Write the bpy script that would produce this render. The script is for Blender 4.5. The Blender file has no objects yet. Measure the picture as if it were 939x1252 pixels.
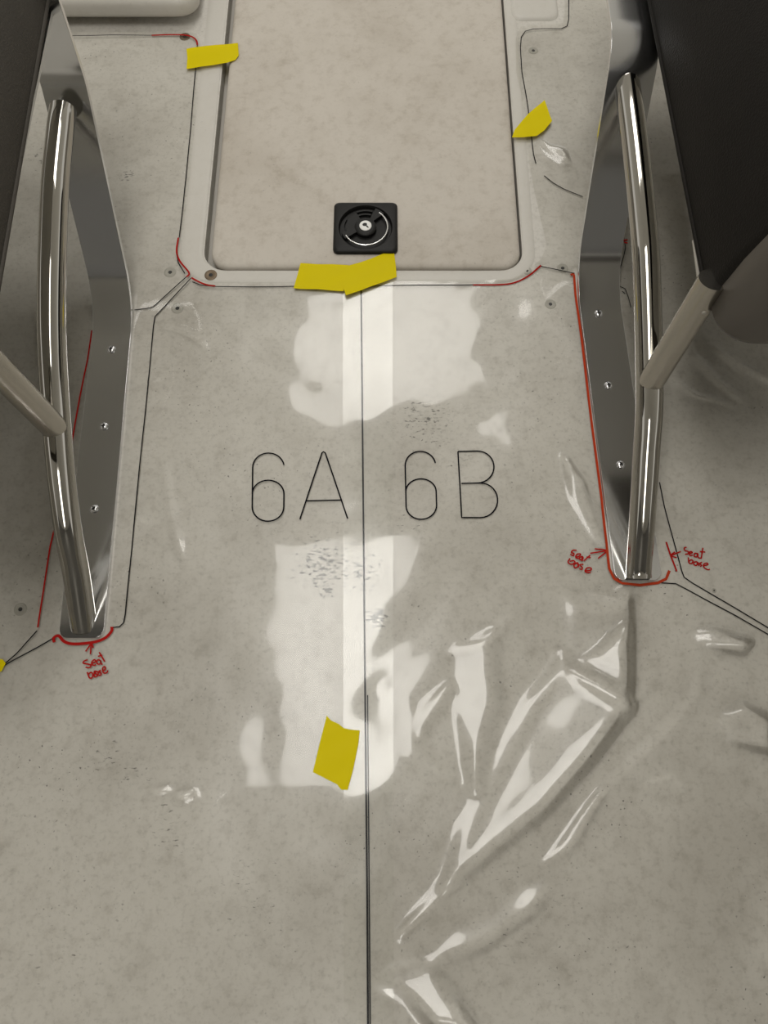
import bpy, bmesh, math, random
import numpy as np
from mathutils import Vector, Matrix

scene = bpy.context.scene
col = scene.collection
random.seed(4)
rng = np.random.default_rng(7)

# ------------------------------------------------------------------ camera
FPX, CAM_H, PITCH = 940.0, 1.10, math.radians(70)
W, H = 939.0, 1252.0
cam_d = bpy.data.cameras.new('camera')
cam = bpy.data.objects.new('camera', cam_d)
col.objects.link(cam)
cam.location = (0, 0, CAM_H)
cam.rotation_euler = (math.pi / 2 - PITCH, 0, 0)
cam_d.sensor_fit = 'VERTICAL'
cam_d.sensor_height = 36.0
cam_d.lens = 36.0 * FPX / H
cam_d.clip_start = 0.02
scene.camera = cam

# ------------------------------------------------------------------ world, lights, exposure
world = bpy.data.worlds.new('world')
scene.world = world
world.use_nodes = True
wb = world.node_tree.nodes['Background']
wb.inputs[0].default_value = (0.80, 0.78, 0.74, 1)
wb.inputs[1].default_value = 0.80
scene.view_settings.view_transform = 'Standard'
scene.view_settings.look = 'None'
scene.view_settings.gamma = 1.0
scene.view_settings.use_curve_mapping = False
scene.view_settings.exposure = 0.33


def troffer(name, loc, sx, sy, power, colr):
    d = bpy.data.lights.new(name, 'AREA')
    d.shape = 'RECTANGLE'
    d.size, d.size_y = sx, sy
    d.energy = power
    d.color = colr
    o = bpy.data.objects.new(name, d)
    o.location = loc
    col.objects.link(o)
    return o


troffer('ceiling_lamp', (-0.27, 0.55, 2.40), 0.58, 1.15, 12.5, (1.0, 0.97, 0.92))
troffer('ceiling_lamp', (-0.27, -1.75, 2.40), 0.58, 1.15, 12, (1.0, 0.97, 0.92))  # unseen light added behind the camera to brighten the near floor
troffer('ceiling_lamp', (0.05, 2.25, 2.40), 0.95, 0.80, 12.5, (1.0, 0.97, 0.92))

# ------------------------------------------------------------------ projection helpers: photo pixel -> place in the boat
_fw = np.array([0, math.cos(PITCH), -math.sin(PITCH)])
_rt = np.array([1.0, 0, 0])
_up = np.cross(_rt, _fw)
_C = np.array([0, 0, CAM_H])


def fl(px, py, z=0.0):
    d = _rt * (px - W / 2) / FPX + _up * (H / 2 - py) / FPX + _fw
    return _C + d * ((z - CAM_H) / d[2])


def on_plane(px, py, P, n):
    d = _rt * (px - W / 2) / FPX + _up * (H / 2 - py) / FPX + _fw
    return _C + d * (((P - _C) @ n) / (d @ n))


def flp(pts, z=0.0):
    return np.array([fl(x, y, z)[:2] for x, y in pts])


# ------------------------------------------------------------------ materials
def mat(name):
    m = bpy.data.materials.new(name)
    m.use_nodes = True
    nt = m.node_tree
    b = nt.nodes['Principled BSDF']
    return m, nt, b


def simple(name, colr, rough=0.5, metal=0.0, spec=0.5, bump=None, coat=0.0):
    m, nt, b = mat(name)
    b.inputs['Base Color'].default_value = (*colr, 1)
    b.inputs['Roughness'].default_value = rough
    b.inputs['Metallic'].default_value = metal
    b.inputs['Specular IOR Level'].default_value = spec
    if coat:
        b.inputs['Coat Weight'].default_value = coat
    if bump:
        sc, st = bump
        tc = nt.nodes.new('ShaderNodeTexCoord')
        n = nt.nodes.new('ShaderNodeTexNoise')
        n.inputs['Scale'].default_value = sc
        n.inputs['Detail'].default_value = 4
        bp = nt.nodes.new('ShaderNodeBump')
        bp.inputs['Strength'].default_value = st
        bp.inputs['Distance'].default_value = 0.002
        nt.links.new(tc.outputs['Object'], n.inputs['Vector'])
        nt.links.new(n.outputs['Fac'], bp.inputs['Height'])
        nt.links.new(bp.outputs['Normal'], b.inputs['Normal'])
    return m


class NG:
    """small node-graph helper"""
    def __init__(s, nt):
        s.nt = nt

    def n(s, t, **k):
        x = s.nt.nodes.new(t)
        for a, v in k.items():
            setattr(x, a, v)
        return x

    def link(s, a, b):
        s.nt.links.new(a, b)

    def math(s, op, a, b=None, clamp=False):
        x = s.n('ShaderNodeMath', operation=op, use_clamp=clamp)
        for i, v in enumerate((a, b)):
            if v is None:
                continue
            if isinstance(v, (int, float)):
                x.inputs[i].default_value = v
            else:
                s.link(v, x.inputs[i])
        return x.outputs[0]

    def noise(s, vec, scale, detail=3, rough=0.5):
        x = s.n('ShaderNodeTexNoise')
        x.inputs['Scale'].default_value = scale
        x.inputs['Detail'].default_value = detail
        x.inputs['Roughness'].default_value = rough
        s.link(vec, x.inputs['Vector'])
        return x.outputs['Fac']

    def ramp(s, v, lo, hi, a=0.0, b=1.0):
        x = s.n('ShaderNodeMapRange', interpolation_type='SMOOTHSTEP')
        x.inputs['From Min'].default_value = lo
        x.inputs['From Max'].default_value = hi
        x.inputs['To Min'].default_value = a
        x.inputs['To Max'].default_value = b
        s.link(v, x.inputs['Value'])
        return x.outputs[0]

    def mix(s, fac, a, b):
        x = s.n('ShaderNodeMix', data_type='RGBA')
        if isinstance(fac, (int, float)):
            x.inputs[0].default_value = fac
        else:
            s.link(fac, x.inputs[0])
        for i, v in ((6, a), (7, b)):
            if isinstance(v, tuple):
                x.inputs[i].default_value = (*v, 1)
            else:
                s.link(v, x.inputs[i])
        return x.outputs[2]

    def blob(s, pos, c, r, stretch=(1, 1)):
        """soft round mask about a floor point"""
        mp = s.n('ShaderNodeMapping')
        mp.inputs['Location'].default_value = (-c[0] * stretch[0], -c[1] * stretch[1], 0)
        mp.inputs['Scale'].default_value = (stretch[0], stretch[1], 0)
        s.link(pos, mp.inputs['Vector'])
        l = s.n('ShaderNodeVectorMath', operation='LENGTH')
        s.link(mp.outputs[0], l.inputs[0])
        return s.ramp(l.outputs['Value'], 0, r, 1, 0)


def gelcoat(name, base, stain, dirt_spots, stain_amt=0.55, rough=0.55, grain=.35):
    m, nt, b = mat(name)
    g = NG(nt)
    tc = g.n('ShaderNodeTexCoord')
    pos = tc.outputs['Object']
    big = g.noise(pos, 3.2, 4, 0.6)
    mid = g.noise(pos, 17, 5, 0.62)
    f = g.math('ADD', g.math('MULTIPLY', g.ramp(big, .42, .72), .6), g.math('MULTIPLY', g.ramp(mid, .48, .8), .5), True)
    m2 = g.noise(pos, 55, 5, .65)
    f = g.math('ADD', f, g.ramp(m2, .46, .74, 0, .55), True)
    c = g.mix(g.math('MULTIPLY', f, stain_amt), base, stain)
    fine = g.noise(pos, 150, 3, .6)
    c = g.mix(g.ramp(fine, .48, .80, 0, grain), c, tuple(x * .62 for x in stain))
    # sparse specks of grit
    spk = g.noise(pos, 210, 1, .4)
    sparse = g.ramp(g.noise(pos, 5.5, 2), .42, .66)
    c = g.mix(g.math('MULTIPLY', g.math('MULTIPLY', g.ramp(spk, .70, .76), sparse), min(1, grain * 2.4)), c, (.10, .095, .085))
    if dirt_spots:
        # scuff patches: dark horizontal scratches
        mp = g.n('ShaderNodeMapping')
        mp.inputs['Scale'].default_value = (.55, 1.3, 1)
        g.link(pos, mp.inputs['Vector'])
        sc = g.noise(mp.outputs[0], 170, 3, .6)
        tot = None
        for (px, py, r, k) in dirt_spots:
            p = fl(px, py)
            bl = g.math('MULTIPLY', g.blob(pos, p, r), k)
            tot = bl if tot is None else g.math('MAXIMUM', tot, bl)
        s2 = g.math('SUBTRACT', g.math('ADD', sc, g.math('MULTIPLY', tot, .24)), .0)
        c = g.mix(g.math('MULTIPLY', g.ramp(s2, .70, .82, 0, .85), g.ramp(tot, .05, .4)), c, (.085, .08, .07))
    g.link(c, b.inputs['Base Color'])
    b.inputs['Roughness'].default_value = rough
    b.inputs['Specular IOR Level'].default_value = .3
    bp = g.n('ShaderNodeBump')
    bp.inputs['Strength'].default_value = .12
    bp.inputs['Distance'].default_value = .001
    g.link(g.noise(pos, 320, 2), bp.inputs['Height'])
    g.link(bp.outputs['Normal'], b.inputs['Normal'])
    return m


DIRT = [(395, 690, .085, 1.0), (440, 700, .07, .9), (461, 755, .03, 1.4), (400, 722, .025, 1.2), (520, 510, .10, .75),
        (135, 925, .05, .6), (165, 945, .05, .5), (560, 560, .05, .5), (500, 640, .06, .55), (155, 215, .03, .9), (60, 190, .08, .7),
        (300, 1090, .18, .35), (640, 1120, .2, .35), (80, 1160, .12, .35), (205, 1010, .1, .45)]
M_floor = gelcoat('floor_gelcoat', (.61, .59, .545), (.40, .375, .33), DIRT, .75)
M_hatch = gelcoat('hatch_gelcoat', (.57, .53, .47), (.40, .355, .295), None, .8, .55, .12)
M_rim = gelcoat('rim_gelcoat', (.59, .57, .525), (.50, .47, .415), None, .35, .35, .05)
M_gutter = simple('gutter_gelcoat', (.42, .40, .36), .6)
M_steel_bar = simple('brushed_steel', (.72, .725, .73), .15, 1.0)
M_chrome = simple('polished_steel', (.43, .415, .38), .06, 1.0)
M_post = simple('satin_steel', (.47, .445, .40), .26, 1.0)
M_screw = simple('screw_steel', (.62, .62, .62), .15, 1.0)
M_dark = simple('dark_recess', (.012, .012, .012), .6)
M_black_plastic = simple('black_plastic', (.0075, .0072, .0065), .5, 0, .3)
M_black_deep = simple('black_plastic_dish', (.009, .009, .009), .5)
M_silver = simple('bright_ring', (.85, .85, .84), .15, 1.0)
M_key = simple('key_cylinder_face', (.86, .86, .84), .35)
M_ink = simple('black_ink', (.006, .006, .009), .8, 0, .05)
M_red = simple('red_marker', (.36, .012, .010), .8, 0, .05)
M_red2 = simple('orange_red_marker', (.40, .045, .016), .8, 0, .05)
M_shell = simple('grey_seat_shell', (.085, .075, .063), .45)
M_pan = simple('added_pan_grey', (.55, .54, .51), .6)
M_trimgrey = simple('shell_edge', (.36, .34, .30), .35)
M_plug = simple('grey_screw_plug', (.40, .385, .34), .6)
M_plug_brown = simple('brown_screw_head', (.17, .125, .08), .5, .4)


def vinyl(name, c):
    m, nt, b = mat(name)
    g = NG(nt)
    tc = g.n('ShaderNodeTexCoord')
    v = g.n('ShaderNodeTexVoronoi')
    v.inputs['Scale'].default_value = 420
    g.link(tc.outputs['Object'], v.inputs['Vector'])
    n = g.noise(tc.outputs['Object'], 7, 3)
    b.inputs['Roughness'].default_value = .62
    b.inputs['Specular IOR Level'].default_value = .14
    g.link(g.mix(g.ramp(n, .3, .7), c, tuple(x * 1.25 for x in c)), b.inputs['Base Color'])
    bp = g.n('ShaderNodeBump')
    bp.inputs['Strength'].default_value = .35
    bp.inputs['Distance'].default_value = .0012
    g.link(v.outputs['Distance'], bp.inputs['Height'])
    g.link(bp.outputs['Normal'], b.inputs['Normal'])
    return m


M_vinyl_l = vinyl('charcoal_vinyl', (.052, .047, .040))
M_vinyl_r = vinyl('black_vinyl', (.0085, .0073, .006))


def film_mat(name, haze):
    m = bpy.data.materials.new(name)
    m.use_nodes = True
    nt = m.node_tree
    nt.nodes.clear()
    g = NG(nt)
    out = g.n('ShaderNodeOutputMaterial')
    tr = g.n('ShaderNodeBsdfTransparent')
    tr.inputs[0].default_value = (.985, .985, .975, 1)
    gl = g.n('ShaderNodeMixShader')          # polyethylene: a clear sheen with a hazy lobe under it
    gl.inputs[0].default_value = .55
    for k, r_ in enumerate((.055, .26)):
        b_ = g.n('ShaderNodeBsdfGlossy')
        b_.inputs['Color'].default_value = (1, 1, 1, 1)
        b_.inputs['Roughness'].default_value = r_
        g.link(b_.outputs[0], gl.inputs[1 + k])
    fr = g.n('ShaderNodeFresnel')
    fr.inputs['IOR'].default_value = 1.5
    fac = g.math('MULTIPLY', fr.outputs[0], haze, True)
    mx = g.n('ShaderNodeMixShader')
    g.link(fac, mx.inputs[0])
    g.link(tr.outputs[0], mx.inputs[1])
    g.link(gl.outputs[0], mx.inputs[2])
    g.link(mx.outputs[0], out.inputs[0])
    return m


M_film = film_mat('clear_film', 1.35)


def tape_mat():
    m, nt, b = mat('yellow_tape')
    g = NG(nt)
    b.inputs['Base Color'].default_value = (.80, .67, .0, 1)
    b.inputs['Roughness'].default_value = .5
    b.inputs['Specular IOR Level'].default_value = .12
    tr = g.n('ShaderNodeBsdfTransparent')
    tr.inputs[0].default_value = (1, .92, .05, 1)
    mx = g.n('ShaderNodeMixShader')
    mx.inputs[0].default_value = .22
    out = [n for n in nt.nodes if n.type == 'OUTPUT_MATERIAL'][0]
    g.link(b.outputs[0], mx.inputs[1])
    g.link(tr.outputs[0], mx.inputs[2])
    g.link(mx.outputs[0], out.inputs[0])
    return m


M_tape = tape_mat()


# ------------------------------------------------------------------ object helpers
def link(name, me, material, parent=None, smooth=None):
    o = bpy.data.objects.new(name, me)
    col.objects.link(o)
    if material:
        me.materials.append(material)
    if parent:
        o.parent = parent
    if smooth is not None:
        for p in me.polygons:
            p.use_smooth = True
        if smooth < 180:
            me.set_sharp_from_angle(angle=math.radians(smooth))
    return o


def from_bm(name, bm, material, parent=None, smooth=None):
    bmesh.ops.recalc_face_normals(bm, faces=bm.faces)
    me = bpy.data.meshes.new(name)
    bm.to_mesh(me)
    bm.free()
    return link(name, me, material, parent, smooth)


def from_data(name, verts, faces, material, parent=None, smooth=None):
    me = bpy.data.meshes.new(name)
    me.from_pydata([tuple(v) for v in verts], [], faces)
    me.validate()
    return link(name, me, material, parent, smooth)


def tag(o, label, cat, group=None):
    o['label'] = label
    o['category'] = cat
    if group:
        o['group'] = group
    return o


def empty(name, loc=(0, 0, 0)):
    o = bpy.data.objects.new(name, None)
    o.empty_display_size = .05
    o.location = loc
    col.objects.link(o)
    return o


def struct(o):
    o['kind'] = 'structure'
    return o


def rrect(x0, x1, y0, y1, r, n=8):
    """rounded rectangle, counter-clockwise"""
    pts = []
    for cx, cy, a0 in ((x1 - r, y1 - r, 0), (x0 + r, y1 - r, 90), (x0 + r, y0 + r, 180), (x1 - r, y0 + r, 270)):
        for i in range(n + 1):
            a = math.radians(a0 + 90 * i / n)
            pts.append((cx + r * math.cos(a), cy + r * math.sin(a)))
    return pts


def loft(name, rings, material, parent=None, cap0=True, cap1=True, smooth=35, closed=True):
    n = len(rings[0])
    verts = [v for r in rings for v in r]
    faces = []
    for i in range(len(rings) - 1):
        for j in range(n if closed else n - 1):
            k = (j + 1) % n
            faces.append((i * n + j, i * n + k, (i + 1) * n + k, (i + 1) * n + j))
    if cap0:
        faces.append(tuple(range(n - 1, -1, -1)))
    if cap1:
        b = (len(rings) - 1) * n
        faces.append(tuple(range(b, b + n)))
    bm = bmesh.new()
    vs = [bm.verts.new(v) for v in verts]
    for f in faces:
        bm.faces.new([vs[i] for i in f])
    return from_bm(name, bm, material, parent, smooth)


def catmull(P, n=10):
    P = [np.array(p, float) for p in P]
    Q = [2 * P[0] - P[1]] + P + [2 * P[-1] - P[-2]]
    out = []
    for i in range(1, len(Q) - 2):
        for k in range(n):
            t = k / n
            a, b, c, d = Q[i - 1], Q[i], Q[i + 1], Q[i + 2]
            out.append(.5 * ((2 * b) + (c - a) * t + (2 * a - 5 * b + 4 * c - d) * t * t + (3 * b - a - 3 * c + d) * t ** 3))
    out.append(P[-1])
    return out


def tube(name, path, r, material, parent=None, n=28, caps=True):
    path = [Vector(p) for p in path]
    rings = []
    ref = None
    for i, p in enumerate(path):
        t = (path[min(i + 1, len(path) - 1)] - path[max(i - 1, 0)]).normalized()
        if ref is None:
            ref = t.orthogonal().normalized()
        ref = (ref - t * ref.dot(t)).normalized()
        bn = t.cross(ref)
        rings.append([p + ref * (r * math.cos(2 * math.pi * k / n)) + bn * (r * math.sin(2 * math.pi * k / n)) for k in range(n)])
    return loft(name, rings, material, parent, caps, caps, 50)


# ------------------------------------------------------------------ the floor, the hatch opening and its moulded frame
HX0, HX1 = -0.312, 0.240            # opening
HY0, HY1 = 0.842, 2.05
hole = rrect(HX0, HX1, HY0, HY1, .040)
FX0, FX1, FY0, FY1 = -1.9, 1.9, -2.6, 2.9
cx, cy = (HX0 + HX1) / 2, (HY0 + HY1) / 2


def to_outer(p):
    dx, dy = p[0] - cx, p[1] - cy
    s = min(((FX1 - cx) if dx > 0 else (FX0 - cx)) / dx if abs(dx) > 1e-9 else 1e9,
            ((FY1 - cy) if dy > 0 else (FY0 - cy)) / dy if abs(dy) > 1e-9 else 1e9)
    return (cx + dx * s, cy + dy * s)


outer = [to_outer(p) for p in hole]
# make the outer loop carry the four corners exactly
for c in ((FX0, FY0), (FX1, FY0), (FX0, FY1), (FX1, FY1)):
    j = min(range(len(outer)), key=lambda i: math.atan2(outer[i][1] - cy, outer[i][0] - cx) and
            abs(math.atan2(math.sin(math.atan2(outer[i][1] - cy, outer[i][0] - cx) - math.atan2(c[1] - cy, c[0] - cx)),
                           math.cos(math.atan2(outer[i][1] - cy, outer[i][0] - cx) - math.atan2(c[1] - cy, c[0] - cx)))))
    outer[j] = c
floor = struct(loft('floor', [[(x, y, 0) for x, y in outer], [(x, y, 0) for x, y in hole], [(x, y, -.028) for x, y in hole]],
                    M_floor, None, False, False, 30))
from_data('gutter', [(HX0 - .01, HY0 - .01, -.028), (HX1 + .01, HY0 - .01, -.028), (HX1 + .01, HY1, -.028), (HX0 - .01, HY1, -.028)],
          [(0, 1, 2, 3)], M_gutter, floor)

# moulded frame around the opening: a low smooth rim
rim = []
for grow, z in ((.040, .0002), (.036, .0012), (.030, .0016), (.010, .0018), (.004, .0014), (.001, -.001), (.001, -.020)):
    rim.append([(x, y, z) for x, y in rrect(HX0 - grow + .002 - .002, HX1 + grow * .55, HY0 - grow * .62, HY1 + grow, .040 + grow * .6)])
struct(loft('trim_1', rim, M_rim, None, False, False, 60))

# low raised pad at the far right of the hatch
p0, p1 = fl(608, 26), fl(683, 20)
struct(loft('trim_2', [[(x, y, z) for x, y in rrect(p0[0] + .028 + g, p1[0] - g, p0[1] + g, 2.0 - g, .02)] for g, z in
                       ((0, 0), (.002, .003), (.006, .005), (.010, .0055))], M_rim, None, False, True, 60))

# deck screws under the film, part of the floor
def disc_rings(r_z, n=20):
    return [[(r * math.cos(2 * math.pi * k / n), r * math.sin(2 * math.pi * k / n), z) for k in range(n)] for r, z in r_z]


def deck_screw(px, py, r, brown=False):
    p = fl(px, py)
    o = loft('deck_screw', disc_rings([(r, .0002), (r * .9, .0010), (r * .62, .0010), (r * .5, .0004)]), M_plug_brown if brown else M_plug, floor, False, True, 40)
    o.location = p
    h = loft('screw_recess', disc_rings([(r * .33, .0005), (r * .26, .0011)], 10), M_dark, o, False, True, 40)
    return o


for px, py, r in ((208, 333, .0105), (217, 377, .0105), (644, 331, .0085), (688, 328, .0095), (673, 372, .0095), (652, 62, .0095), (25, 745, .0095), (873, 722, .0035)):
    deck_screw(px, py, r)
for px, py, r in ((258, 337, .0108), (226, 45, .0105)):
    o = deck_screw(px, py, r, True)
    o.location.z = .0017 if px == 258 else 0

# ceiling of the workshop overhead
struct(from_data('ceiling', [(-4, -4, 2.46), (4, -4, 2.46), (4, 6, 2.46), (-4, 6, 2.46)], [(0, 3, 2, 1)],
                 simple('ceiling_paint', (.60, .58, .53), .8)))

M_added_side = simple('added_dark_side', (.30, .285, .25), .6)  # unseen boat sides, added dark to deepen the tubes' reflections
for nm, x in (('added_wall_left', -1.35), ('added_wall_right', 1.35)):
    struct(from_data(nm, [(x, -2.6, 0), (x, 2.9, 0), (x, 2.9, .55), (x, -2.6, .55)], [(0, 1, 2, 3)], M_added_side))
struct(from_data('added_wall_back', [(-4, -2.6, 0), (4, -2.6, 0), (4, -2.6, 2.46), (-4, -2.6, 2.46)], [(0, 3, 2, 1)],  # unseen dark wall, added to dim what the steel bars reflect
                 simple('added_dark_wall', (.16, .155, .145), .8)))

# ------------------------------------------------------------------ raised locker lid, upper left
lp = fl(243, 22, .022)
lx1, ly0 = lp[0], lp[1]
lid = tag(empty('locker_lid', (lx1 - .25, ly0 + .2, 0)), 'cream moulded locker lid with rounded corner at the far left of the floor', 'lid')
lo = Vector(lid.location)
lf = [[(x - lo.x, y - lo.y, z) for x, y in rrect(-1.1 + g, lx1 - g, ly0 + g, 2.2 - g, .038)] for g, z in
      ((.006, .020), (.001, .024), (0, .030), (.001, .044), (.005, .052), (.012, .055))]
loft('lid_panel', lf, M_rim, lid, True, True, 60)
loft('plinth', [[(x - lo.x, y - lo.y, z) for x, y in rrect(-1.08, lx1 - .03, ly0 + .03, 2.17, .03)] for z in (0, .0205)], M_gutter, lid, False, False, 60)

# ------------------------------------------------------------------ floor hatch with flush latch
hatch = tag(empty('floor_hatch', ((HX0 + HX1) / 2, HY0 + .1, 0)), 'stained off-white hatch panel in the floor with a black latch', 'hatch')
ho = Vector(hatch.location)
hx0, hx1, hy0, hy1 = HX0 + .0125, HX1 - .0035, HY0 + .004, HY1 - .004
prof = [(.001, -.016), (0, -.010), (0, -.004), (.001, .000), (.003, .0025), (.007, .0042), (.012, .005)]
rings = [[(x - ho.x, y - ho.y, z) for x, y in rrect(hx0 + g, hx1 - g, hy0 + g, hy1 - g, .034)] for g, z in prof]
loft('panel', rings, M_hatch, hatch, True, True, 60)

lc = fl(447, 281, .006)
px0, px1 = fl(408, 281, .006)[0], fl(486, 281, .006)[0]
py0, py1 = fl(447, 311, .006)[1], fl(447, 250, .006)[1]
NL = 64
R_D = .047


def plate_outline(g, r):
    """rounded-rectangle outline sampled at even angles, to bridge to the round dish"""
    hx, hy = (px1 - px0) / 2 - g, (py1 - py0) / 2 - g
    ox, oy = (px0 + px1) / 2 - lc[0], (py0 + py1) / 2 - lc[1]
    angs = sorted({round(2 * math.pi * k / NL, 5) for k in range(NL)} | {round(q * math.pi / 2 + math.pi / 4 + d, 5) for q in range(4) for d in (-.05, .05)})
    pts = []
    for a in angs:
        c, s_ = math.cos(a), math.sin(a)
        t = min(hx / abs(c) if abs(c) > 1e-6 else 9, hy / abs(s_) if abs(s_) > 1e-6 else 9)
        x, y = c * t, s_ * t
        ex, ey = abs(x) - (hx - r), abs(y) - (hy - r)
        if ex > 0 and ey > 0:            # inside a corner square: walk back to the fillet
            lo_, hi_ = 0.0, t
            for _ in range(30):
                m_ = (lo_ + hi_) / 2
                ux, uy = max(abs(c * m_) - (hx - r), 0), max(abs(s_ * m_) - (hy - r), 0)
                if ux * ux + uy * uy < r * r:
                    lo_ = m_
                else:
                    hi_ = m_
            x, y = c * lo_, s_ * lo_
        pts.append((x + ox, y + oy))
    return pts


lat_rings = [[(x, y, z) for x, y in plate_outline(g, .009)] for g, z in ((0, .0), (0, .005), (.002, .0075), (.005, .0085))]
last = plate_outline(.005, .009)
ring_c = []
for x, y in last:
    a = math.atan2(y, x)
    ring_c.append((R_D * math.cos(a), R_D * math.sin(a)))
lat_rings += [[(x, y, .0085) for x, y in ring_c], [(x * .97, y * .97, .0065) for x, y in ring_c], [(x * .95, y * .95, .0015) for x, y in ring_c]]
latch = loft('latch', lat_rings, M_black_plastic, hatch, False, True, 40)
latch['label'] = 'black square flush latch with silver ring and key lock'
latch.location = (lc[0] - ho.x, lc[1] - ho.y, .0052)


def arc_band(a0, a1, r0, r1, z0, z1, n=20):
    bm = bmesh.new()
    vs = []
    for i in range(n + 1):
        a = math.radians(a0 + (a1 - a0) * i / n)
        vs.append([bm.verts.new((r * math.cos(a), r * math.sin(a), z)) for r, z in ((r0, z0), (r0, z1), (r1, z1), (r1, z0))])
    for i in range(n):
        for j in range(4):
            k = (j + 1) % 4
            bm.faces.new((vs[i][j], vs[i][k], vs[i + 1][k], vs[i + 1][j]))
    bm.faces.new(vs[0])
    bm.faces.new(vs[n][::-1])
    return bm


# key hub
loft('handle_hub', disc_rings([(.019, .0012), (.019, .0085), (.0175, .0100), (.0125, .0105)], 28), M_black_plastic, latch, False, True, 40)
from_bm('handle_wedge', arc_band(118, 205, .013, .034, .0012, .0085), M_black_plastic, latch, 40)
from_bm('handle_arm', arc_band(42, 66, .014, .043, .0012, .0090, 8), M_black_plastic, latch, 40)
from_bm('handle_arm', arc_band(196, 216, .014, .043, .0012, .0090, 8), M_black_plastic, latch, 40)
from_bm('groove_rib', arc_band(72, 116, .036, .039, .0012, .006), M_black_plastic, latch, 40)
from_bm('groove_rib', arc_band(72, 116, .028, .031, .0012, .006), M_black_plastic, latch, 40)
from_bm('groove_rib', arc_band(150, 194, .0375, .040, .0012, .006), M_black_plastic, latch, 40)
RR = .0385
tube('ring_pull', [(RR * math.cos(math.radians(a)), RR * math.sin(math.radians(a)), .0080) for a in range(-152, 56, 6)], .0016, M_silver, latch, 10)
loft('key_cylinder', disc_rings([(.0105, .0100), (.0105, .0120), (.0096, .0126)], 28), M_key, latch, False, True, 40)
bm = bmesh.new()
for cxk, cyk, rx, ry, rot in ((-.0012, .0015, .0042, .0034, .3), (.003, -.0028, .0038, .0014, -.85)):
    vs = []
    for k in range(12):
        a = 2 * math.pi * k / 12
        u, v = rx * math.cos(a), ry * math.sin(a)
        vs.append(bm.verts.new((cxk + u * math.cos(rot) - v * math.sin(rot), cyk + u * math.sin(rot) + v * math.cos(rot), .0128)))
    bm.faces.new(vs)
from_bm('keyhole', bm, M_dark, latch)

# ------------------------------------------------------------------ seats on bent steel frames
def bar_mesh(name, prof, width, thick, material, parent):
    """prof: list of (xc, y, z, halfwidth scale); bar with rounded near tip"""
    P = [np.array(p[:3], float) for p in prof]
    top, bot = [], []
    n = len(P)
    for i in range(n):
        t = P[min(i + 1, n - 1)] - P[max(i - 1, 0)]
        t[0] = 0
        t /= np.linalg.norm(t)
        nrm = np.array([0, -t[2], t[1]])
        hw = width / 2 * prof[i][3]
        for lst, off in ((top, thick), (bot, 0)):
            c = P[i] + nrm * off
            lst.append((c + [-hw, 0, 0], c + [hw, 0, 0]))
    rings = [[bot[i][0], bot[i][1], top[i][1], top[i][0]] for i in range(n)]
    o = loft(name, rings, material, parent, True, True, 28)
    bv = o.modifiers.new('edge', 'BEVEL')
    bv.width = .0030
    bv.segments = 3
    bv.limit_method = 'ANGLE'
    bv.angle_limit = math.radians(50)
    return o


def arc_profile(segs, r, n=12):
    """polyline in (y,z) with filleted corners"""
    out = [segs[0]]
    for i in range(1, len(segs) - 1):
        a, b, c = (np.array(s, float) for s in segs[i - 1:i + 2])
        u, v = (a - b) / np.linalg.norm(a - b), (c - b) / np.linalg.norm(c - b)
        ang = math.acos(max(-1, min(1, u @ v)))
        d = r[i - 1] / math.tan(ang / 2)
        p, q = b + u * d, b + v * d
        ctr = b + (u + v) / np.linalg.norm(u + v) * (r[i - 1] / math.sin(ang / 2))
        a0 = math.atan2(*(p - ctr)[::-1])
        a1 = math.atan2(*(q - ctr)[::-1])
        da = (a1 - a0 + math.pi) % (2 * math.pi) - math.pi
        for k in range(n + 1):
            t = a0 + da * k / n
            out.append((ctr[0] + r[i - 1] * math.cos(t), ctr[1] + r[i - 1] * math.sin(t)))
    out.append(segs[-1])
    return out


def screw(parent, P, r=.0070):
    o = loft('screw', disc_rings([(r, 0), (r * .97, .0010), (r * .8, .0024), (r * .5, .0034), (r * .2, .0038)], 18), M_screw, parent, False, True, 60)
    o.location = P
    bm = bmesh.new()
    a = random.uniform(0, 1.5)
    for k in range(2):
        m = Matrix.Translation((0, 0, .0034)) @ Matrix.Rotation(a + k * math.pi / 2, 4, 'Z') @ Matrix.Diagonal((r * .95, r * .24, .0014, 1))
        bmesh.ops.create_cube(bm, size=1, matrix=m)
    from_bm('cross_recess', bm, M_dark, o)


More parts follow.
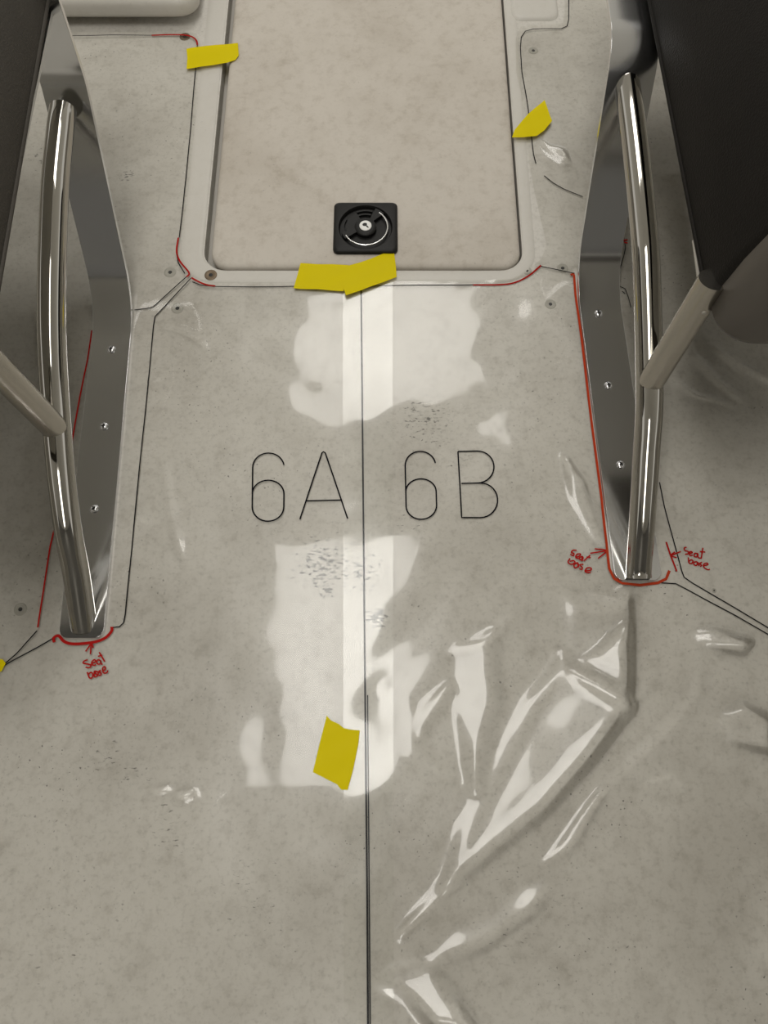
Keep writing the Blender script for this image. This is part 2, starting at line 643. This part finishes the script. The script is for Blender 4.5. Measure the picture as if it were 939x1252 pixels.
def seat_frame(root, xtip, xbend, width, ytip, ybend, slope_pt, top_pt, tube_px, screws, post_px, radii):
    ro = np.array(root.location)
    t = .008
    yz = arc_profile([(ytip, .0), (ybend, .0), slope_pt, top_pt], radii)
    prof = []
    # rounded tip
    for k in range(7):
        a = math.pi / 2 * k / 6
        prof.append((xtip - ro[0], ytip - ro[1] + .014 * (1 - math.sin(a)) * 1.0, 0, 0))
    prof = []
    r = .014
    for k in range(7):
        a = math.pi / 2 * k / 6
        prof.append((xtip - ro[0], ytip - ro[1] + r * (1 - math.cos(a)), 0, (width / 2 - r + r * math.sin(a)) / (width / 2)))
    def xc(y):
        return xtip + (xbend - xtip) * (y - ytip) / (ybend - ytip)
    for i in range(1, 7):      # subdivide the long flat run
        y = ytip + r + (yz[1][0] - ytip - r) * i / 7
        prof.append((xc(y) - ro[0], y - ro[1], 0, 1))
    for y, z in yz[1:]:
        prof.append((xc(min(y, ybend + .05)) - ro[0], y - ro[1], z, 1))
    bar_mesh('mounting_bar', prof, width, t, M_steel_bar, root)
    # upright tube, in the vertical plane through the bar's centre line
    A = np.array([xtip, ytip, 0.])
    d = np.array([xbend - xtip, ybend - ytip, 0.])
    n = np.array([d[1], -d[0], 0])
    n /= np.linalg.norm(n)
    pts = [on_plane(px, py, A, n) for px, py in tube_px]
    path = catmull(pts, 12)
    tube('upright_tube', [p - ro for p in path], .0185, M_chrome, root)
    for px, py in screws:
        p = fl(px, py, t + .001)
        p[2] = t - .0002
        screw(root, p - ro)
    (jx, jy), (ex, ey, ez) = post_px
    J = on_plane(jx, jy, A, n)
    E_ = fl(ex, ey, ez)
    tube('support_post', [J - ro, J * .5 + E_ * .5 - ro, E_ - ro], .0175, M_post, root)
    return pts


# ---- left seat
seat_l = tag(empty('boat_seat', (-.50, .60, 0)), 'charcoal padded boat seat on bent steel frame beside the 6A sheet', 'seat', 'boat seats on steel frames')
seat_frame(seat_l, -.433, -.452, .064, .206, .775, (.95, .285), (.985, .45),
           [(103, 768), (101, 755), (93, 700), (82, 640), (71, 540), (63, 400), (66, 250), (73, 165), (77, 135)],
           [(136, 427), (127, 521), (115, 622)], ((72, 528), (-45, 408, .378)), [.13, .12])
# ---- right seat
seat_r = tag(empty('boat_seat', (.45, .66, 0)), 'black padded boat seat with grey shell on steel frame beside the 6B sheet', 'seat', 'boat seats on steel frames')
seat_frame(seat_r, .373, .361, .069, .291, .825, (1.005, .297), (1.30, .299),
           [(781, 706), (781, 694), (785, 640), (790, 560), (794, 480), (791, 340), (786, 268), (775, 165), (765, 92)],
           [(732, 383), (744, 471), (759, 568)], ((794, 470), (872, 342, .345)), [.13, .07])


def seat_body(root, s, x_in, y0, y_split, y1, z0, m_cush, shell, taper):
    """s=+1 right-hand seat: inboard face at x_in leaning outboard as it rises"""
    ro = root.location
    zs = [(.000, 0.012), (.006, .003), (.016, .0), (.08, .012), (.15, .030), (.20, .055), (.235, .095), (.250, .150)]
    rings = []
    for dz, lean in zs:
        base = [(x + taper * (y - y_split), y) for x, y in rrect(x_in + lean, x_in + .32 - lean, y_split, y1 - lean * .6, .018, 6)]
        rings.append([((x if s > 0 else -x) - ro.x, y - ro.y, z0 + dz) for x, y in base])
    c = loft('cushion', rings, m_cush, root, True, True, 50)
    pan = [[((x if s > 0 else -x) - ro.x, y - ro.y, z0 + dz) for x, y in rrect(x_in + .018 + g, x_in + .30 - g, y_split + .03, y1 - .03, .03, 6)] for dz, g in ((-.006, .004), (-.003, 0), (.002, 0))]
    loft('added_seat_pan', pan, M_pan, root, True, False, 50)  # unseen pale underside, added to lighten the bars' reflection
    # piping along the lower inboard edge
    tube('piping', [((x_in + .001 + taper * (y - y_split)) * s - ro.x, y - ro.y, z0 + .014) for y in np.linspace(y_split + .02, y1 - .03, 30)], .0035, m_cush, c, 8)
    if shell:
        rs = []
        for dz, lean in [(-.004, .014), (0, .006), (.008, .002), (.08, .012), (.16, .030), (.24, .060), (.27, .10)]:
            base = rrect(x_in + .004 + lean, x_in + .32 - lean, y0 + lean * .4, y_split + .10, .045, 8)
            rs.append([((x if s > 0 else -x) - ro.x, y - ro.y, z0 + dz) for x, y in base])
        sh = loft('seat_shell', rs, M_shell, root, True, True, 50)
        tube('shell_edge', [(x_in * s - ro.x - .0015, y - ro.y, z0 + .004 + (y - y_split) * .06) for y in np.linspace(y_split - .012, y_split + .09, 10)], .0028, M_trimgrey, sh, 8)
    return c


seat_body(seat_r, 1, .386, .498, .552, 1.33, .31, M_vinyl_r, True, -.02)
seat_body(seat_l, -1, .418, .25, .27, 1.03, .375, M_vinyl_l, False, .026)

# ------------------------------------------------------------------ clear template film: height of its wrinkles above the floor
def seg_dist(X, Y, a, b):
    dx, dy = b[0] - a[0], b[1] - a[1]
    L = dx * dx + dy * dy + 1e-12
    t = np.clip(((X - a[0]) * dx + (Y - a[1]) * dy) / L, 0, 1)
    qx, qy = a[0] + t * dx, a[1] + t * dy
    return np.hypot(X - qx, Y - qy), t, qx, qy


def inside(X, Y, poly):
    r = np.zeros(X.shape, bool)
    n = len(poly)
    for i in range(n):
        x0, y0 = poly[i]
        x1, y1 = poly[(i + 1) % n]
        c = ((y0 > Y) != (y1 > Y))
        with np.errstate(divide='ignore', invalid='ignore'):
            xi = (x1 - x0) * (Y - y0) / (y1 - y0 if y1 != y0 else 1e-12) + x0
        r ^= c & (X < xi)
    return r


def poly_dist(X, Y, poly):
    d = np.full(X.shape, 1e9)
    n = len(poly)
    for i in range(n):
        d = np.minimum(d, seg_dist(X, Y, poly[i], poly[(i + 1) % n])[0])
    return d


def sstep(t):
    t = np.clip(t, 0, 1)
    return t * t * (3 - 2 * t)


# (pixel polyline, peak height m, half width m)
RIDGES = [
    ([(764, 722), (766, 790), (764, 862)], .0022, .016),
    ([(764, 862), (730, 843), (697, 820)], .0022, .014),
    ([(697, 820), (735, 800), (762, 765)], .0018, .014),
    ([(684, 812), (648, 862), (604, 950), (568, 1018), (544, 1078)], .0022, .020),
    ([(757, 872), (712, 925), (660, 985), (600, 1035), (552, 1076)], .0016, .020),
    ([(775, 860), (790, 838), (805, 815)], .0012, .010),
    ([(858, 790), (850, 850), (800, 910), (740, 965), (692, 1035), (660, 1060)], .0026, .018),
    ([(545, 800), (575, 790), (612, 770), (630, 745)], .0012, .016),
    ([(556, 835), (535, 858), (512, 885)], .0008, .016),
    ([(556, 835), (568, 900), (578, 965)], .0008, .014),
    ([(500, 850), (506, 915), (540, 945), (578, 965)], .0010, .018),
    ([(455, 1196), (490, 1186), (522, 1178), (548, 1210), (585, 1256)], .0012, .016),
    ([(545, 1078), (520, 1108), (490, 1142)], .001, .016),
    ([(530, 1175), (590, 1150), (650, 1110), (668, 1090)], .0016, .022),
    ([(195, 398), (225, 405), (247, 418), (257, 437)], .0014, .008),
    ([(168, 468), (185, 467), (198, 462)], .0016, .006),
    ([(638, 126), (660, 152), (678, 175), (692, 198)], .0015, .012),
    ([(845, 432), (872, 462), (915, 500)], .0026, .012),
    ([(872, 425), (905, 450), (945, 470)], .0032, .014),
    ([(810, 455), (850, 485), (910, 500)], .0018, .008),
    ([(188, 968), (206, 964)], .0022, .006),
    ([(218, 974), (240, 968)], .0026, .008),
    ([(600, 345), (650, 330), (662, 316)], .0025, .012),
    ([(690, 560), (705, 620), (735, 668)], .0008, .016),
    ([(845, 795), (880, 770), (920, 785)], .0006, .014),
    ([(870, 880), (905, 870), (935, 885)], .0006, .016),
    ([(790, 960), (820, 950), (840, 970)], .0016, .012),
    ([(200, 560), (208, 620), (225, 690)], .0012, .012),
    ([(222, 200), (226, 215)], .002, .005),
]
PLATEAUS = []
LAMP1, LAMP2 = np.array([-.27, .55, 2.4]), np.array([.05, 2.25, 2.4])


def cup(X, Y, lamp):
    """height of a shallow cupped panel of film lifted off the floor, facing up towards a ceiling lamp"""
    return .3315 * (X * X + Y * Y) - (lamp[0] * X + lamp[1] * Y) / 4.8


# (outline, lamp the facet leans to, share of the full slope, edge softness): creased film and reflection patches, shaped to mirror the lamps
FACETS = [
    ([(690, 812), (730, 838), (766, 864), (718, 928), (664, 988), (602, 1038), (546, 1082), (566, 1026), (604, 950), (648, 862), (686, 806)], LAMP1, .74, .015),
    ([(694, 735), (764, 728), (764, 862), (697, 820), (684, 812)], LAMP1, .45, .018),
    ([(706, 822), (745, 790), (762, 770), (764, 860)], LAMP1, .55, .013),
    ([(552, 795), (600, 778), (606, 860), (592, 905), (580, 962), (560, 840)], LAMP1, .85, .014),
    ([(505, 868), (548, 838), (540, 862), (515, 900)], LAMP1, .8, .008),
    ([(545, 1078), (562, 1078), (520, 1115), (490, 1142)], LAMP1, .8, .008),
    ([(460, 1196), (520, 1180), (556, 1225), (575, 1256), (530, 1250), (500, 1215)], LAMP1, .8, .010),
    ([(690, 560), (712, 590), (738, 668), (720, 660), (698, 610)], LAMP1, .6, .008),
    ([(660, 1058), (692, 1010), (735, 968), (700, 1030)], LAMP1, .7, .008),
    ([(843, 778), (862, 768), (915, 785), (905, 797), (865, 790)], LAMP1, .7, .007),
    ([(865, 885), (905, 862), (938, 880), (938, 915), (890, 905)], LAMP1, .6, .010),
    ([(530, 1175), (548, 1140), (600, 1100), (668, 1085), (650, 1115), (600, 1150)], LAMP1, .5, .012),
    ([(192, 970), (212, 962), (208, 968)], LAMP1, .9, .003),
    ([(218, 970), (244, 966), (242, 976), (224, 980)], LAMP1, .9, .003),
    ([(655, 168), (672, 180), (690, 186), (697, 200), (684, 203), (668, 188)], LAMP2, .78, .004),
]
_FF = []
for _p, _l, _k, _w in FACETS:
    _q = flp(_p)
    _FF.append((_q, _l, _k, float(np.min(cup(_q[:, 0], _q[:, 1], _l))), _w))
_waves = []
for i in range(34):
    lam = rng.uniform(.045, .34)
    a = rng.uniform(0, 2 * math.pi)
    _waves.append((2 * math.pi / lam * math.cos(a), 2 * math.pi / lam * math.sin(a), rng.uniform(0, 6.28), .00021 * (lam / .2) ** 1.1))
_RF = [(flp(p), h, w) for p, h, w in RIDGES]
_PF = [(flp(p), h, w) for p, h, w in PLATEAUS]


def film_h(X, Y):
    X, Y = np.asarray(X, float), np.asarray(Y, float)
    h = np.full(X.shape, .0022)
    wx = X + .03 * np.sin(9 * Y + 1.0)
    wy = Y + .03 * np.sin(11 * X + 2.0)
    for kx, ky, ph, am in _waves:
        h = h + am * np.sin(kx * wx + ky * wy + ph)
    for poly, hh, w in _PF:
        ins = inside(X, Y, poly)
        d = poly_dist(X, Y, poly)
        sd = np.where(ins, d, -d)
        h = h + hh * sstep((sd + w) / (2 * w))
    for poly, lamp, k, base, w in _FF:
        d = poly_dist(X, Y, poly)
        sd = np.where(inside(X, Y, poly), d, -d)
        h = h + k * np.clip(cup(X, Y, lamp) - base, 0, .03) * sstep((sd + 1.3 * w) / (2.2 * w))
    for pl_, hh, w in _RF:
        n = len(pl_) - 1
        best = np.full(X.shape, 1e9)
        para = np.zeros(X.shape)
        for i in range(n):
            d, t, _, _ = seg_dist(X, Y, pl_[i], pl_[i + 1])
            m = d < best
            best = np.where(m, d, best)
            para = np.where(m, (i + t) / n, para)
        taper = np.clip(np.minimum(para, 1 - para) * 5, 0.0, 1) ** .7
        u = np.clip(1 - best / (w * (.35 + .65 * taper)), 0, 1)
        h = h + hh * taper * (u * u * (3 - 2 * u))
    return np.maximum(h, .0008)


# outlines of the two seat feet: the film is cut out around them
def foot_outline(xtip, xbend, width, ytip, ybend, g):
    def xc(y):
        return xtip + (xbend - xtip) * (y - ytip) / (ybend - ytip)
    hw = width / 2 + g
    y0, y1 = ytip - g, ybend + .02
    r = .014 + g
    pts = [(xc(y1) - hw, y1)]
    for k in range(6):
        a = math.pi + math.pi / 2 * k / 5
        pts.append((xtip - hw + r + r * math.cos(a), y0 + r + r * math.sin(a)))
    for k in range(6):
        a = 1.5 * math.pi + math.pi / 2 * k / 5
        pts.append((xtip + hw - r + r * math.cos(a), y0 + r + r * math.sin(a)))
    pts.append((xc(y1) + hw, y1))
    return np.array(pts)


FOOT_L = foot_outline(-.433, -.452, .064, .206, .775, .0025)
FOOT_R = foot_outline(.373, .361, .069, .291, .825, .0025)


def film(name, poly, holes, lift, step, label):
    x0, y0 = poly.min(0)
    x1, y1 = poly.max(0)
    nx, ny = int((x1 - x0) / step) + 2, int((y1 - y0) / step) + 2
    X, Y = np.meshgrid(np.linspace(x0 - step * .5, x1 + step * .5, nx), np.linspace(y0 - step * .5, y1 + step * .5, ny))
    X, Y = X.ravel(), Y.ravel()

    def snap(X, Y, mask, pg):
        best = np.full(X.shape, 1e9)
        bx, by = X.copy(), Y.copy()
        idx = np.where(mask)[0]
        if len(idx) == 0:
            return
        b = np.full(idx.shape, 1e9)
        for i in range(len(pg)):
            d, t, qx, qy = seg_dist(X[idx], Y[idx], pg[i], pg[(i + 1) % len(pg)])
            m = d < b
            b = np.where(m, d, b)
            bx[idx] = np.where(m, qx, bx[idx])
            by[idx] = np.where(m, qy, by[idx])
        X[idx] = bx[idx]
        Y[idx] = by[idx]

    ins = inside(X, Y, poly)
    hol = [inside(X, Y, hpg) for hpg in holes]
    ok = ins.copy()
    for hh in hol:
        ok &= ~hh
    g = ok.reshape(ny, nx)
    cell = g[:-1, :-1] | g[1:, :-1] | g[:-1, 1:] | g[1:, 1:]
    used = np.zeros((ny, nx), bool)
    for a in (0, 1):
        for b in (0, 1):
            used[a:ny - 1 + a, b:nx - 1 + b] |= cell
    used = used.ravel()
    snap(X, Y, used & ~ins, poly)
    for hh, hpg in zip(hol, holes):
        snap(X, Y, used & hh & ins, hpg)
    Z = np.zeros(X.shape)
    Z[used] = film_h(X[used], Y[used]) + lift
    remap = -np.ones(nx * ny, int)
    ui = np.where(used)[0]
    remap[ui] = np.arange(len(ui))
    jj, ii = np.where(cell)
    base = jj * nx + ii
    F = remap[np.stack([base, base + 1, base + nx + 1, base + nx], 1)]
    me = bpy.data.meshes.new(name)
    me.vertices.add(len(ui))
    me.vertices.foreach_set('co', np.stack([X[ui], Y[ui], Z[ui]], 1).ravel())
    me.loops.add(F.size)
    me.loops.foreach_set('vertex_index', F.ravel())
    me.polygons.add(len(F))
    me.polygons.foreach_set('loop_start', np.arange(0, F.size, 4))
    me.polygons.foreach_set('loop_total', np.full(len(F), 4))
    me.update(calc_edges=True)
    me.validate()
    me.polygons.foreach_set('use_smooth', np.ones(len(me.polygons), bool))
    o = link(name, me, M_film)
    tag(o, label, 'plastic sheet', 'clear plastic template sheets')
    return o


PA = flp([(482, 1560), (480, 356), (480, 346), (262, 346), (245, 345), (226, 330), (221, 312), (222, 295), (232, 220), (244, 85), (246, 56), (240, 43), (226, 41),
          (60, 42), (-330, 42), (-330, 1560)])
PB = flp([(421, 1560), (419, 346), (560, 345), (626, 342), (650, 330), (661, 318), (668, 300), (652, 230), (644, 180), (640, 130), (631, 90), (630, 50), (636, 34), (688, 29),
          (690, 18), (690, -40), (1270, -40), (1270, 1560)])
film_b = film('template_film', PB, [FOOT_R], .0, .004, 'clear wrinkled plastic template sheet marked 6B covering the right of the floor')
film_a = film('template_film', PA, [FOOT_L], .0012, .004, 'clear plastic template sheet marked 6A covering the left of the floor')


# ------------------------------------------------------------------ ink drawn on the film
def smooth_line(pts, step=.004):
    out = []
    for a, b in zip(pts[:-1], pts[1:]):
        a, b = np.array(a), np.array(b)
        n = max(1, int(np.linalg.norm(b - a) / step))
        for k in range(n):
            out.append(a + (b - a) * k / n)
    out.append(np.array(pts[-1]))
    return out


def ribbon_geo(pts, w, lift, V, F):
    P = np.array(smooth_line(pts))
    if len(P) < 2:
        return
    T = np.gradient(P, axis=0)
    T /= np.linalg.norm(T, axis=1)[:, None] + 1e-12
    N = np.stack([-T[:, 1], T[:, 0]], 1)
    b = len(V)
    Lft, Rgt = P + N * w / 2, P - N * w / 2
    zl = film_h(Lft[:, 0], Lft[:, 1]) + lift
    zr = film_h(Rgt[:, 0], Rgt[:, 1]) + lift
    for i in range(len(P)):
        V.append((Lft[i, 0], Lft[i, 1], zl[i]))
        V.append((Rgt[i, 0], Rgt[i, 1], zr[i]))
    for i in range(len(P) - 1):
        F.append((b + 2 * i, b + 2 * i + 1, b + 2 * i + 3, b + 2 * i + 2))


def ink(name, strokes, w, material, parent, label=None, round_=False):
    lift = (.0012 if parent is film_a else 0) + .0006
    V, F = [], []
    for s in strokes:
        q = flp(s)
        if round_ and len(q) > 2:
            q = catmull(list(q), 6)
        ribbon_geo(list(q), w, lift, V, F)
    o = from_data(name, V, F, material, parent)
    if label:
        o['label'] = label
    return o


BW = .0017
ink('pen_line', [[(60, 47), (190, 45)], [(242, 58), (240, 85), (236, 130), (228, 220), (220, 293)]], BW, M_ink, film_a)
ink('pen_line', [[(217, 312), (219, 324), (227, 337)], [(230, 340), (188, 376), (184, 377.5), (165, 380)]], BW, M_ink, film_a)
ink('pen_line', [[(235, 342), (190, 388), (188, 400), (180, 490), (165, 640), (154, 752), (152, 762), (147, 767), (136, 768)]], BW, M_ink, film_a)
ink('pen_line', [[(236, 347), (246, 351), (262, 352.5), (419, 351)]], BW, M_ink, film_a)
ink('pen_line', [[(47, 772), (22, 800), (-30, 845)], [(72, 778), (48, 792), (18, 808), (-30, 836)]], BW, M_ink, film_a)
ink('red_line', [[(186, 45), (210, 44.5), (226, 45), (236, 48), (241, 53), (242, 58)]], .0034, M_red, film_a, None, True)
ink('red_line', [[(219, 293), (217, 310), (221, 322), (232, 336), (229, 341)], [(235, 342), (246, 348), (255, 351), (264, 352)]], .0030, M_red, film_a, None, True)
ink('red_line', [[(113, 405), (108, 440), (92, 525), (78, 600), (62, 670), (55, 720), (48, 768)]], .0024, M_red, film_a)
ink('red_line', [[(68, 786), (67, 781), (73, 778), (80, 785), (92, 788), (115, 786), (129, 781), (137, 773), (138, 767)]], .0042, M_red, film_a, 'red outline drawn around the seat foot', True)

ink('pen_line', [[(441.5, 346), (443, 500), (445, 700), (447, 900), (449, 1100), (452, 1560)]], .0026, M_ink, film_b, 'black centre line between the sheets')
ink('pen_line', [[(449.5, 850), (451.5, 1100), (455, 1560)]], .0016, M_ink, film_b)
ink('pen_line', [[(446, 351), (560, 350), (585, 349)]], BW, M_ink, film_b)
ink('pen_line', [[(661, 327), (674, 330), (692, 334), (702, 336)]], BW, M_ink, film_b)
ink('red_line', [[(578, 349.5), (610, 349), (630, 346), (648, 337), (661, 326)]], .0028, M_red, film_b, None, True)
ink('red_line', [[(697, 338), (701, 336), (703, 362), (711, 420), (723, 520), (735, 610), (741, 670), (744, 696), (750, 708), (760, 714), (782, 716), (804, 713), (814, 708), (818, 698)]], .0040, M_red2, film_b, 'orange-red outline drawn around the seat foot')
ink('red_line', [[(814, 663), (819, 678), (827, 699)]], .0026, M_red, film_b)
ink('pen_line', [[(806, 590), (812, 620), (820, 650), (833, 698), (836, 706), (846, 713), (880, 733), (945, 772), (1100, 865)]], BW, M_ink, film_b)
ink('pen_line', [[(808, 713), (826, 714), (845, 724), (900, 754), (945, 780), (1100, 873)]], BW, M_ink, film_b)
ink('pen_line', [[(695, -30), (695, 25), (693, 33), (686, 36.5), (652, 37.5), (642, 40), (637, 47), (636, 60), (638, 90), (644, 125), (649, 165), (652, 190), (655, 201)],
                 [(665, 216), (676, 225), (690, 233), (712, 242)]], BW, M_ink, film_b)
ink('pen_line', [[(762, 288), (764.5, 304), (762, 315), (755, 338)], [(756, 350), (764, 354), (768, 365), (771, 377)], [(760, 357), (764, 360)]], BW * .8, M_ink, film_b)
ink('red_line', [[(760, 295), (767, 294)], [(763, 297), (767, 298)]], .0028, M_red, film_b)


def zpts(pts, ox, oy, s):
    return [(ox + x / s, oy + y / s) for x, y in pts]


z1 = lambda p: zpts(p, 240, 520, 2.236)


def six(cx0, top, w, hgt, skew=0):
    """stroke-font 6 in crop coordinates: left x, top y"""
    r = w / 2
    cxm = cx0 + r
    pts = []
    for a in range(-10, -181, -10):          # top hook, from right over the top to the left
        pts.append((cxm + r * math.cos(math.radians(a)), top + r * .92 + r * .92 * math.sin(math.radians(a))))
    bot = top + hgt
    for a in range(180, -1, -10):            # bottom of the bowl
        pts.append((cxm + r * math.cos(math.radians(a)) + skew, bot - r * .92 + r * .92 * math.sin(math.radians(a))))
    mid = top + hgt * .40
    for a in range(0, -181, -10):
        pts.append((cxm + r * math.cos(math.radians(a)) + skew * .6, mid + r * .85 + r * .85 * math.sin(math.radians(a))))
    return pts


LW = .0022
ink('digit_six', [z1(six(155, 78, 86, 187, -1))], LW, M_ink, film_a)
ink('letter_a', [z1([(284, 259), (344, 78), (348, 75), (353, 78), (414, 257)]), z1([(300, 209), (398, 207)])], LW, M_ink, film_a)
ink('digit_six', [z1(six(571, 73, 83, 186, 2.5))], LW, M_ink, film_b)
B = [(715, 73), (765, 72)]
B += [(768 + 45 * math.sin(math.radians(a)), 116 - 44 * math.cos(math.radians(a))) for a in range(0, 181, 12)]
B2 = [(724, 161), (772, 160)] + [(776 + 47 * math.sin(math.radians(a)), 207 - 47 * math.cos(math.radians(a))) for a in range(0, 181, 12)] + [(725, 254), (715, 73)]
ink('letter_b', [z1(B), z1(B2)], LW, M_ink, film_b)

NOTE_L = [[(428, 410), (440, 245)], [(350, 365), (440, 245), (475, 305)], [(385, 500), (330, 520), (310, 550), (350, 565), (425, 580), (435, 610), (400, 630), (350, 620)],
          [(455, 560), (510, 530), (500, 500), (460, 520), (450, 570), (490, 590), (520, 575)], [(590, 510), (550, 500), (530, 540), (560, 575), (595, 545), (590, 510), (600, 560), (625, 575)],
          [(570, 375), (660, 530)], [(550, 445), (620, 420)], [(375, 700), (410, 790), (450, 795), (465, 740), (440, 705), (395, 735)],
          [(490, 690), (490, 775), (540, 760), (550, 700), (490, 690), (545, 755)], [(600, 670), (565, 690), (600, 720), (590, 750), (560, 755)],
          [(620, 690), (670, 650), (655, 610), (625, 640), (640, 710), (690, 710), (710, 670)]]
NOTE_M = [[(480, 300), (740, 260)], [(555, 225), (740, 260), (610, 385)], [(260, 250), (200, 250), (175, 285), (215, 300), (205, 335), (155, 315)],
          [(245, 365), (310, 340), (320, 310), (265, 315), (245, 365), (290, 385)], [(350, 350), (300, 375), (330, 410), (365, 380), (350, 350), (350, 430)],
          [(375, 425), (480, 330)], [(420, 360), (490, 370)], [(155, 380), (120, 440), (170, 480), (230, 450), (210, 420), (150, 430)],
          [(270, 450), (215, 490), (235, 540), (290, 500), (270, 450), (290, 530)], [(370, 480), (310, 490), (350, 530), (340, 565), (300, 550)],
          [(400, 590), (490, 575), (490, 540), (430, 540), (395, 590), (430, 615), (490, 610)]]
NOTE_R = [[(360, 265), (200, 330)], [(265, 270), (200, 330), (295, 365)], [(455, 195), (420, 205), (425, 245), (480, 265), (480, 300), (430, 310)],
          [(490, 300), (545, 285), (530, 265), (500, 280), (510, 325), (555, 325)], [(640, 300), (590, 295), (580, 340), (620, 350), (640, 300), (645, 360), (690, 375)],
          [(720, 205), (695, 380)], [(670, 265), (760, 275)], [(485, 360), (495, 445), (540, 460), (560, 420), (530, 400), (490, 430)],
          [(630, 430), (580, 440), (580, 480), (620, 490), (640, 440), (660, 500)], [(710, 440), (670, 460), (700, 490), (680, 510)],
          [(720, 500), (800, 480), (790, 455), (740, 470), (740, 520), (800, 560), (840, 555)]]
for strokes, ox, oy, par in ((NOTE_L, 80, 770, film_a), (NOTE_M, 685, 655, film_b), (NOTE_R, 805, 655, film_b)):
    ink('handwritten_note', [zpts(s, ox, oy, 13.41) for s in strokes], .0021, M_red, par, 'red handwriting reading seat base with an arrow', True)


# ------------------------------------------------------------------ yellow tape
def tape(outline, z, label, tilt=None, crumple=.0004):
    pts = flp(outline, z)
    c = pts.mean(0)
    bm = bmesh.new()
    vs = [bm.verts.new((x - c[0], y - c[1], 0)) for x, y in pts]
    f = bm.faces.new(vs)
    bmesh.ops.triangulate(bm, faces=[f])
    bmesh.ops.subdivide_edges(bm, edges=bm.edges, cuts=5, use_grid_fill=True)
    for v in bm.verts:
        X, Y = v.co.x + c[0], v.co.y + c[1]
        v.co.z = crumple * (math.sin(X * 130 + Y * 60) + math.sin(Y * 170 - X * 90 + 1)) + (tilt(X, Y) if tilt else 0)
    r = bmesh.ops.extrude_face_region(bm, geom=list(bm.faces))
    for v in [g for g in r['geom'] if isinstance(g, bmesh.types.BMVert)]:
        v.co.z += .0003
    o = from_bm('tape_strip', bm, M_tape, None, 40)
    o.location = (c[0], c[1], z)
    return tag(o, label, 'tape', 'yellow tape strips')


tape([(228, 60), (250, 56), (291, 53), (292, 68), (288, 73), (278, 77), (252, 81), (228, 84), (229, 72)], .0078, 'yellow tape strip across the far left edge of the hatch')
tape([(666, 122), (670, 134), (675, 148), (666, 159), (656, 166), (640, 168), (626, 168), (629, 159), (645, 140)], .0095, 'yellow tape piece on the right sheet beside the hatch')
tape([(367.5, 322), (426, 324), (424, 340), (420, 356), (390, 354), (359, 352.5), (363, 338)], .0068, 'left yellow tape piece below the black latch')
tape([(420, 326), (440, 321), (477, 307), (482, 309.5), (484, 325), (485, 339), (455, 350), (423, 361.5), (419, 349)], .0078, 'yellow tape piece touching the latch corner, overlapping its neighbour')
tape([(399.5, 875), (405, 881), (414, 885), (420, 890), (428, 892), (440, 893), (438, 910), (432, 940), (425, 966), (417, 965.5), (412, 959), (400, 953), (382.5, 944), (390, 912)], .0060,
     'yellow tape rectangle on the centre line in the foreground')
tape([(-45, 806), (3, 806), (7, 811), (2, 821), (-20, 826), (-45, 824)], .0055, 'yellow tape end at the left picture edge')
